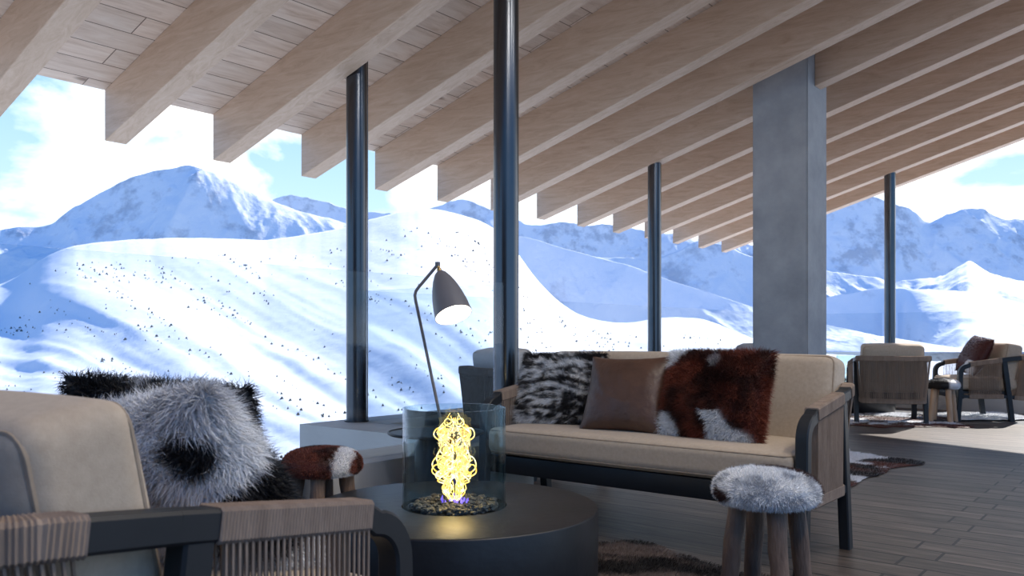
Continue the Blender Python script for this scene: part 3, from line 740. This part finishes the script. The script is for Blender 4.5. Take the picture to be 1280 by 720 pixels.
def place(o, loc, tilt, yaw=0, roll=0):
    o.rotation_euler = (Matrix.Rotation(yaw, 3, 'Z') @ Matrix.Rotation(-tilt, 3, 'X') @ Matrix.Rotation(roll, 3, 'Y')).to_euler(); o.location = loc; return o
R = math.radians
def mixc(a, b, f): f = np.asarray(f)[:, None]; return np.array(a)*(1-f)+np.array(b)*f
def sstep(x, a, b): t = np.clip((x-a)/(b-a), 0, 1); return t*t*(3-2*t)

def col_silver(P, N):
    wz = 0.05*(fbm(P[:, 0]*9, P[:, 2]*9, 0, 2, 61)-0.5); n = fbm(P[:, 0]*7+3, (P[:, 2]+wz)*60, P[:, 1]*8, 4, 3, 0.65)
    n2 = fbm(P[:, 0]*40, P[:, 2]*50, P[:, 1]*40, 2, 8)
    f = sstep(n+0.35*(n2-0.5)-0.14*sstep(P[:, 2], 0.08, 0.2)-0.05*sstep(P[:, 0], 0.05, 0.2), 0.40, 0.60)
    return mixc((0.018, 0.017, 0.02), (0.95, 0.96, 1.0), f)
o = fur_mesh('silver_fur_pillow', pillow_bm(0.50, 0.43, 0.15), col_silver, 50000, 0.032, 0.0016, (-0.5, 0, -1), 0.5, clump=0.8)
tag(place(o, (-2.59, 3.62, 0.655), R(24), R(4), R(-1)), 'black and silver shaggy fur pillow at the left end of the sofa', 'pillow')

o = obj('leather_pillow', pillow_bm(0.45, 0.40, 0.15, 40, 0.10, 0.014, 5), M_LEATHER, sharp=180)
tag(place(o, (-2.10, 3.50, 0.665), R(23), R(2), R(-1.5)), 'smooth brown leather pillow in the middle of the sofa', 'pillow')

def col_cow(P, N):
    x, z = P[:, 0], P[:, 2]; w_ = 0.05*(fbm(x*12, z*12, 0, 3, 21)-0.5)
    tl = sstep(0.085-np.hypot((x+0.235)*1.1, (z-0.215)*0.75)+w_, -0.008, 0.008)
    tl = np.maximum(tl, sstep(-0.232-x+0.5*w_, -0.005, 0.008)*(z > -0.05))
    bl = sstep(0.105-np.hypot((x+0.22), (z+0.20)*1.05)+w_, -0.008, 0.008)
    # diagonal white blaze bottom centre right
    d = np.abs((x-0.035)*0.80+(z+0.10)*0.60); br = sstep(0.036+0.40*np.clip(-0.13-z, 0, 1)-d+0.6*w_, -0.008, 0.008)*(z < -0.085+0.4*w_)*(x < 0.20)
    br2 = sstep(0.055-np.hypot((x-0.14)*0.6, (z+0.205))+0.6*w_, -0.008, 0.008)
    st = sstep(0.024-np.hypot(x-0.005, (z-0.155))+0.6*w_, -0.004, 0.006)*0.45
    f = np.clip(np.maximum.reduce([tl, bl, br, br2, st]), 0, 1)
    b = fbm(x*9, z*9, P[:, 1]*9, 4, 13)
    br_ = mixc((0.035, 0.010, 0.007), (0.20, 0.050, 0.028), sstep(b, 0.35, 0.68))
    return br_*(1-f[:, None])+np.array((0.78, 0.80, 0.84))*f[:, None]
o = fur_mesh('cowhide_pillow', pillow_bm(0.50, 0.43, 0.16, pinch=0.03), col_cow, 60000, 0.033, 0.0015, (0, 0, -1), 0.3, clump=0.5)
tag(place(o, (-1.655, 3.53, 0.672), R(22), R(0), R(-0.5)), 'dark brown fur pillow with white patches at the right of the sofa', 'pillow')

def col_grey(P, N):
    n = fbm(P[:, 0]*9+1, P[:, 2]*9, P[:, 1]*9, 3, 33)
    w_ = 0.07*(fbm(P[:, 0]*16, P[:, 2]*16, P[:, 1]*16, 3, 34)-0.5)
    patch = np.maximum.reduce([sstep(0.085-np.hypot(P[:, 0]+0.20, P[:, 2]+0.04)+w_, -0.01, 0.01), sstep(0.10-np.hypot((P[:, 0]-0.10)*0.7, P[:, 2]+0.16)+w_, -0.04, 0.03)*0.85,
                               sstep(0.03-np.hypot(P[:, 0]+0.17, P[:, 2]-0.13)+w_, -0.01, 0.01), 0.6*sstep(0.035-np.hypot(P[:, 0]-0.04, (P[:, 2]-0.08)*0.6)+w_, -0.02, 0.02)])
    c = mixc((0.62, 0.62, 0.64), (0.97, 0.97, 0.99), sstep(n, 0.30, 0.52))
    return c*(1-patch[:, None])+np.array((0.015, 0.015, 0.017))*patch[:, None]
def col_blk(P, N):
    n = fbm(P[:, 0]*8+5, P[:, 2]*8, P[:, 1]*8, 3, 43)
    return mixc((0.012, 0.012, 0.013), (0.7, 0.7, 0.72), sstep(n, 0.56, 0.64))
o = fur_mesh('shaggy_pillow', pillow_bm(0.47, 0.47, 0.19), col_grey, 60000, 0.040, 0.0020, (0, 0, -1), 0.5, clump=0.8)
tag(place(o, (-1.60, 0.93, 0.615), R(30), R(196), R(12)), 'white and grey long-haired pillow with black spots in the near armchair', 'pillow')
o = fur_mesh('shaggy_pillow', pillow_bm(0.44, 0.44, 0.15, pinch=0.03), col_blk, 36000, 0.026, 0.0018, (0, 0, -1), 0.3, clump=0.6)
tag(place(o, (-1.72, 0.95, 0.64), R(14), R(207), R(-3)), 'mostly black fur pillow behind the grey one in the near armchair', 'pillow')
# far brown pillow
def col_far(P, N):
    f = sstep(0.10-np.hypot(P[:, 0]-0.16, P[:, 2]+0.18), -0.01, 0.01)
    return mixc((0.075, 0.016, 0.012), (0.8, 0.8, 0.84), f)
M_FARB = m_vc('brown_pillow_hide', 0.45)
o = fur_mesh('hide_pillow', pillow_bm(0.56, 0.46, 0.19, pinch=0.03), col_far, 5000, 0.012, 0.003, (0, 0, -1), 0.4, m=M_FARB)
tag(place(o, (-1.86, 10.80, 0.72), R(26), rz_face(-0.84, -0.54), R(5)), 'dark red-brown pillow leaning in the distant side-on armchair', 'pillow')

# ------------------------------------------------------------------ stools
def stool(name, loc, r, label, colf, wood, seed, count=26000, rz=0, hz=0.50, legh=0.40, fl=0.016):
    rnd = random.Random(seed)
    root = thing(name, loc, rz, label, 'stool')
    prof = [(0, 0.0), (r*0.6, 0.0), (r*0.9, 0.004), (r*0.99, 0.02), (r, 0.038), (r*0.97, 0.058), (r*0.86, 0.078), (r*0.66, 0.092), (r*0.36, 0.100), (0, 0.102)]
    bm = bmesh.new(); lathe(bm, prof, 48)
    bmesh.ops.translate(bm, verts=bm.verts, vec=(0, 0, hz-0.112))
    fur_mesh('fur_seat', bm, colf, count, fl, 0.0017, (0, 0, -1), 0.25, parent=root, clump=0.5)
    for k in range(4):
        a = math.radians(45+90*k+rnd.uniform(-6, 6)); r0, r1 = r*0.60, r*0.88
        pts = []; rr = []
        for t in np.linspace(0, 1, 9):
            q = r0+(r1-r0)*t; pts.append((q*math.cos(a)+rnd.uniform(-1, 1)*0.002, q*math.sin(a)+rnd.uniform(-1, 1)*0.002, (hz-0.105)*(1-t)))
            rr.append(r*(0.19-0.02*t)+rnd.uniform(-1, 1)*0.0014)
        bm = bmesh.new(); tube(bm, pts, rr, 14)
        tube(bm, [(pts[3][0]*0.96+0.0, pts[3][1]*0.96, pts[3][2]), (pts[3][0]*1.12, pts[3][1]*1.12, pts[3][2]+0.004)], [0.009, 0.006], 8)
        obj('leg', bm, wood, root)
    return root
def col_st_white(P, N):
    x, y = P[:, 0], P[:, 1]; w_ = 0.05*(fbm(x*18, y*18, P[:, 2]*18, 3, 71)-0.5)
    # camera-right/back rim is brown
    e = RT.x*x+RT.y*y; f_ = FW.x*x+FW.y*y; rr = np.hypot(x, y)
    br = sstep(f_*1.2+e*0.8-0.022+w_-0.6*np.maximum(0, 0.045-e)*(f_ < 0.08), -0.004, 0.008)
    br = np.maximum(br, sstep(0.022-np.hypot(e+0.168, (P[:, 2]-0.418)*1.0)+0.5*w_, -0.004, 0.006)*(f_ < 0.0))
    g = fbm(x*22, y*22, P[:, 2]*22, 3, 75)
    c = mixc((0.52, 0.54, 0.58), (0.92, 0.93, 0.95), sstep(g, 0.3, 0.55))
    return c*(1-br[:, None])+np.array((0.05, 0.016, 0.012))*br[:, None]
stool('fur_stool', (-1.105, 2.765, 0), 0.170, 'branch-legged stool with white fur seat in front of the sofa arm', col_st_white, M_BRANCH, 5, 36000, rz=0)
def col_st_brown(P, N):
    x, y = P[:, 0], P[:, 1]; e = RT.x*x+RT.y*y; w_ = 0.05*(fbm(x*14, y*14, P[:, 2]*14, 3, 81)-0.5)
    wh = sstep(0.030-np.abs(e-0.095-0.12*(0.47-P[:, 2])*0)+w_, -0.004, 0.006)
    b = fbm(x*16, y*16, P[:, 2]*16, 3, 85)
    c = mixc((0.045, 0.013, 0.009), (0.19, 0.055, 0.035), sstep(b, 0.35, 0.65))
    return c*(1-wh[:, None])+np.array((0.80, 0.80, 0.82))*wh[:, None]
stool('fur_stool', (-2.715, 2.165, 0), 0.158, 'branch-legged stool with brown fur seat and white stripe by the parapet', col_st_brown, M_BRANCH, 8, 26000, hz=0.505, fl=0.009)
def col_st_bw(P, N):
    e = RT.x*P[:, 0]+RT.y*P[:, 1]; f = sstep(e, -0.02, 0.0)
    f = f*(1-0.8*sstep(fbm(P[:, 0]*14, P[:, 1]*14, 0, 2, 3), 0.55, 0.6))
    return mixc((0.012, 0.012, 0.014), (0.8, 0.8, 0.82), f)
stool('fur_stool', (-2.05, 10.13, 0), 0.165, 'pale-legged stool with black and white seat between the distant armchairs', col_st_bw, M_BRANCH_L, 12, 5000, hz=0.48)

# ------------------------------------------------------------------ fire tables
def fire_table(loc, label, rt=0.506, h=0.35, rg=0.182, gh=0.345):
    root = thing('fire_table', loc, 0, label, 'fire table')
    bm = bmesh.new(); lathe(bm, [(0, 0), (rt-0.004, 0), (rt, 0.004), (rt, h-0.007), (rt-0.002, h-0.002), (rt-0.007, h), (rg+0.004, h), (rg+0.004, h-0.012), (0, h-0.012)], 160); obj('drum', bm, M_DRUM, root, sharp=50)
    bm = bmesh.new(); t = 0.006
    lathe(bm, [(rg, h-0.010), (rg, h+gh-0.001), (rg-0.001, h+gh), (rg-t+0.001, h+gh), (rg-t, h+gh-0.001), (rg-t, h-0.010)], 128, close=True); obj('glass_cylinder', bm, M_HURR, root)
    return root
ft = fire_table((-2.01, 2.185, 0), 'low round charcoal fire table with glass cylinder in front of the sofa')
def pebbles(root, rg, h, n, seed):
    rnd = random.Random(seed); bm = bmesh.new()
    for i in range(n):
        a = rnd.uniform(0, 2*math.pi); r = (rg-0.024)*math.sqrt(rnd.random()); s = rnd.uniform(0.007, 0.0145)
        q = bmesh.ops.create_icosphere(bm, subdivisions=1, radius=s)
        sc = (rnd.uniform(0.8, 1.5), rnd.uniform(0.7, 1.1), rnd.uniform(0.5, 0.8)); M = Matrix.Translation((r*math.cos(a), r*math.sin(a), h-0.008+rnd.uniform(0, 0.02))) @ Matrix.Rotation(rnd.uniform(0, 6.3), 4, 'Z') @ Matrix.Rotation(rnd.uniform(-0.5, 0.5), 4, 'X')
        for v in q['verts']: v.co = M @ Vector([v.co[k]*sc[k]*rnd.uniform(0.85, 1.15) for k in range(3)])
    return bm
o = obj('lava_rocks', pebbles(None, 0.176, 0.35, 520, 4), M_ROCK, smooth=False); o.location = (-2.01, 2.185, 0)
tag(o, 'bed of black lava rocks inside the glass cylinder of the near table', 'rocks', kind='stuff')
# flame: curling strands and veils, mirrored about the burner axis
def flame(loc, scale, label, full=True):
    root = thing('flame', loc, 0, label, 'flame')
    rnd = random.Random(11); H = 0.335*scale
    prof = [(0, .012), (.06, .034), (.12, .05), (.2, .062), (.28, .075), (.34, .085), (.42, .082), (.5, .07), (.56, .062), (.62, .068), (.68, .080), (.75, .082), (.80, .07), (.86, .045), (.93, .028), (1, .008)]
    pz, pr = zip(*prof)
    def env(t): return float(np.interp(t, pz, pr))*scale*0.90
    bm = bmesh.new(); bs_ = bmesh.new()
    def strand(t0, t1, amp, ph, fr, rad, dep, b):
        pts = []; rr = []
        for t in np.linspace(0, 1, 34):
            h = t0+(t1-t0)*t; e = env(h)
            x = e*amp*(0.55+0.45*math.sin(fr*math.pi*2*t+ph)); y = dep*e*math.cos(fr*math.pi*2*t+ph*1.3)
            pts.append((x, y, H*h)); rr.append(rad*(0.35+0.65*math.sin(math.pi*min(1, 0.12+t*0.88)))+0.0004)
        for m_ in (1, -1): tube(b, [tuple(RT*(p[0]*m_)+FW*p[1]+Vector((0, 0, p[2]))) for p in pts], rr, 6)
    n = 13 if full else 8
    for i in range(n):
        t0 = rnd.choice([0.0, 0.0, 0.02, 0.25, 0.3, 0.5]); t1 = min(1, t0+rnd.uniform(0.35, 0.7))
        strand(t0, t1, rnd.uniform(0.35, 1.0), rnd.uniform(0, 6.3), rnd.uniform(0.6, 1.9), rnd.uniform(0.0010, 0.0022)*scale, 0.8, bm)
    # curling lobes
    def curl(cx, cz, r, rad, turns, b, dy=0):
        pts = []
        for t in np.linspace(0, 1, 40):
            a = t*turns*2*math.pi; q = r*(1-0.72*t); pts.append((cx+q*math.cos(a+2.6), dy+0.01*math.sin(3*a), cz+q*math.sin(a+2.6)))
        for m_ in (1, -1): tube(b, [tuple(RT*(p[0]*m_)+FW*p[1]+Vector((0, 0, p[2]))) for p in pts], [rad*(1-0.5*k/39) for k in range(40)], 6)
    for cx, cz, r in ((.050, .72, .028), (.046, .40, .040), (.058, .335, .026), (.022, .30, .026), (.020, .84, .018), (.030, .55, .024), (.028, .15, .018), (.018, .40, .02)):
        curl(cx*scale, cz*H, r*scale*1.05, 0.0026*scale, 1.6, bm)
    obj('flame_strands', bm, M_FLAME, root)
    # veils: thin bulging tongues
    for cx, z0, z1, r in ((.030, .20, .60, .026), (.042, .64, .82, .022), (.020, .02, .3, .010)):
        for m_ in (1, -1):
            pr_ = [(r*scale*math.sin(math.pi*t)**0.8*(1-0.3*t), H*(z0+(z1-z0)*t)) for t in np.linspace(0.001, 0.999, 18)]
            lathe(bs_, pr_, 16, Matrix.Translation(RT*(cx*m_*scale)))
    obj('flame_veil', bs_, M_FLAME_SOFT, root)
    b3 = bmesh.new()
    for i in range(22):
        a = rnd.uniform(0, 6.3); r = rnd.uniform(0.01, 0.05)*scale; hh = rnd.uniform(0.01, 0.028)*scale
        p = Vector((r*math.cos(a), r*math.sin(a), 0)); tube(b3, [p, p+Vector((rnd.uniform(-.006, .006), 0, hh*.6)), p+Vector((0, 0, hh))], [0.0032*scale, 0.0024*scale, 0.0003], 6)
    obj('flame_root', b3, M_FLAME_BLUE, root)['kind'] = 'stuff'
    ld = bpy.data.lights.new('flame_light', 'POINT'); ld.energy = 2.5*scale**2; ld.color = (1.0, 0.62, 0.25); ld.shadow_soft_size = 0.06
    lo_ = bpy.data.objects.new('flame_light', ld); C.objects.link(lo_); lo_.parent = root; lo_.location = (0, 0, H*0.5)
    return root
flame((-2.01, 2.185, 0.362), 1.0, 'tall yellow flame inside the glass cylinder of the near fire table')
fire_table((-3.27, 10.96, 0), 'distant round fire table, its glass seen between column and armchair')
o = obj('lava_rocks', pebbles(None, 0.176, 0.35, 160, 9), M_ROCK, smooth=False); o.location = (-3.27, 10.96, 0)
tag(o, 'bed of black rocks inside the glass cylinder of the distant table', 'rocks', kind='stuff')
flame((-3.27, 10.96, 0.362), 0.85, 'small distant flame in the glass cylinder beside the column', False)

# ------------------------------------------------------------------ side table
st = thing('side_table', (-2.72, 2.83, 0), 0, 'small round dark side table left of the sofa, behind the flame', 'side table')
bm = bmesh.new(); lathe(bm, [(0, 0.488), (0.215, 0.488), (0.223, 0.492), (0.225, 0.497), (0.223, 0.502), (0.217, 0.503), (0.214, 0.498), (0, 0.498)], 96); obj('tray_top', bm, M_FRAME, st)
bm = bmesh.new(); lathe(bm, [(0, 0.012), (0.10, 0.012), (0.10, 0.44), (0.07, 0.488), (0, 0.488)], 48); obj('pedestal', bm, M_FRAME, st)
bm = bmesh.new(); lathe(bm, [(0, 0), (0.15, 0), (0.15, 0.008), (0.145, 0.012), (0, 0.012)], 48); obj('foot_plate', bm, M_FRAME, st)

# ------------------------------------------------------------------ floor lamp
LD = 3.53
def at(px, py, D): return FW*D+RT*((px-640)/FPX*D)+Vector((0, 0, EYE+(HOR-py)/FPX*D))
foot = at(586, 690, 3.62); foot.z = 0.006
L = thing('floor_lamp', (foot.x, foot.y, 0), 0, 'slender graphite floor lamp with lit cone shade before the mountains', 'lamp')
o0 = Vector((foot.x, foot.y, 0))
piv = at(547, 331, LD)-o0; bend = at(517.5, 366, LD)-o0; ft0 = Vector((0, 0, 0.008))
bm = bmesh.new()
d1_ = (piv-bend).normalized(); d2_ = (ft0-bend).normalized()
bp_ = [bend+d2_*0.03+(d1_-d2_)*0.0, bend+d2_*0.012+d1_*0.002, bend+d1_*0.012+d2_*0.002, bend+d1_*0.03]
tube(bm, [ft0]+[ft0.lerp(bend+d2_*0.03, t) for t in (0.3, 0.6, 0.85)]+bp_+[piv], 0.0068, 12); obj('pole', bm, M_LAMP, L)
jn = ft0.lerp(bend, 0.42)
for dx, dy in ((-0.17, -0.10), (0.10, 0.13)):
    bm = bmesh.new(); tube(bm, [jn, (dx, dy, 0.006)], 0.0062, 10); obj('leg', bm, M_LAMP, L)
bm = bmesh.new(); tube(bm, [piv+Vector((0, 0, 0.012)), piv-Vector((0, 0, 0.008))], 0.011, 14); obj('pivot', bm, M_LAMP, L)
ax = (RT*0.30-FW*0.42-Vector((0, 0, 0.86))).normalized()
q = ax.to_track_quat('Z', 'Y').to_matrix().to_4x4()
s0 = piv+ax*0.035
bm = bmesh.new(); tube(bm, [piv+ax*0.004, piv+ax*0.018, piv+ax*0.022, piv+ax*0.038], [0.007, 0.007, 0.010, 0.010], 14); obj('brass_joint', bm, M_BRASS, L)
prof = [(0.0, 0), (0.014, 0.001), (0.026, 0.014), (0.042, 0.045), (0.056, 0.085), (0.066, 0.125), (0.073, 0.165), (0.078, 0.215)]
bm = bmesh.new(); lathe(bm, prof+[(0.0765, 0.2155)]+[(r-0.0022, z) for r, z in prof[::-1][:-1]]+[(0, 0.003)], 64, Matrix.Translation(s0) @ q); shd = obj('lamp_shade', bm, M_LAMP, L, sharp=60)
bm = bmesh.new(); lathe(bm, [(r-0.0026, z) for r, z in prof[1:]][::-1]+[(0.010, 0.006)], 64, Matrix.Translation(s0) @ q); obj('shade_lining', bm, M_WHITEIN, shd)
bm = bmesh.new(); lathe(bm, [(0, 0.10), (0.018, 0.105), (0.030, 0.13), (0.033, 0.155), (0.025, 0.178), (0.010, 0.188), (0, 0.19)], 24, Matrix.Translation(s0) @ q); obj('bulb', bm, M_BULB, L)

# ------------------------------------------------------------------ cowhide rugs
def hide(name, cx, cy, rx, ry, rot, colf, label, z=0.004, seed=1, strands=26000, rough=0.10):
    n = 180; rnd = random.Random(seed)
    lob = [(35, .26, .20), (145, .26, .20), (215, .28, .20), (325, .28, .20), (90, .12, .13), (270, .10, .10)]
    bm = bmesh.new(); rings = []
    m = 22
    for j in range(1, m+1):
        ring = []
        for i in range(n):
            a = 2*math.pi*i/n
            r = 0.80
            for d, am, wd in lob:
                da = (a-math.radians(d)+math.pi) % (2*math.pi)-math.pi; r += am*math.exp(-(da/wd)**2)
            r += 0.06*(float(fbm(math.cos(a)*4+seed, math.sin(a)*4, 0, 4, seed))-0.5)*2+rough*0.5*(float(fbm(math.cos(a)*14+seed, math.sin(a)*14, 0, 3, seed+3))-0.5)
            t = j/m; x, y = r*t*rx*math.cos(a), r*t*ry*math.sin(a)
            zz_ = 0.003+0.006*float(fbm(x*4+seed, y*4, 0, 2, seed+9))*(t < 0.97)
            ring.append(bm.verts.new((x, y, zz_)))
        rings.append(ring)
    c0 = bm.verts.new((0, 0, 0.006))
    for i in range(n): bm.faces.new((c0, rings[0][i], rings[0][(i+1) % n]))
    for a_, b_ in zip(rings, rings[1:]):
        for i in range(n): bm.faces.new((a_[i], a_[(i+1) % n], b_[(i+1) % n], b_[i]))
    last = rings[-1]; low = [bm.verts.new((v.co.x, v.co.y, 0.0)) for v in last]
    for i in range(n): bm.faces.new((last[i], last[(i+1) % n], low[(i+1) % n], low[i]))
    bm.normal_update()
    o = fur_mesh(name, bm, colf, strands, 0.014, 0.0022, (0.8, 0.3, 0), 0.7, m=M_HIDE, clump=0.6)
    o.location = (cx, cy, z); o.rotation_euler = (0, 0, rot); return tag(o, label, 'rug')
def col_rug1(P, N):
    n = fbm(P[:, 0]*2.6+2, P[:, 1]*6.5, 0, 5, 91, 0.6)
    c = mixc((0.010, 0.008, 0.008), (0.16, 0.12, 0.105), sstep(n, 0.48, 0.70))
    return c
hide('cowhide_rug', -1.80, 2.42, 1.16, 1.06, R(8), col_rug1, 'dark brindle cowhide rug under the near fire table and stool', seed=4, strands=60000)
def col_rug2(P, N):
    x, y = P[:, 0], P[:, 1]; n = fbm(x*3.2+7, y*3.2, 0, 4, 95); w_ = fbm(x*3, y*3+3, 0, 4, 99)
    c = mixc((0.015, 0.010, 0.010), (0.11, 0.035, 0.022), sstep(n, 0.42, 0.6))
    wh = sstep(w_+0.35*sstep(y, 0.55, 0.85)-0.02, 0.63, 0.66)
    return c*(1-wh[:, None])+np.array((0.66, 0.66, 0.69))*wh[:, None]
hide('cowhide_rug', -2.35, 6.15, 0.92, 1.15, R(-6), col_rug2, 'brown, black and white cowhide rug behind the right end of the sofa', seed=9, strands=30000)
hide('cowhide_rug', -2.75, 10.0, 1.0, 1.15, R(20), col_rug2, 'brown and white cowhide rug under the armchair seen from behind', seed=15, strands=14000)
def col_rug4(P, N): return mixc((0.72, 0.70, 0.68), (0.80, 0.79, 0.78), fbm(P[:, 0]*3, P[:, 1]*3, 0, 2, 5))
hide('cowhide_rug', -1.82, 10.95, 0.62, 0.55, R(50), col_rug4, 'white hide rug on sunlit deck under the distant side-on armchair', z=0.016, seed=21, strands=8000)
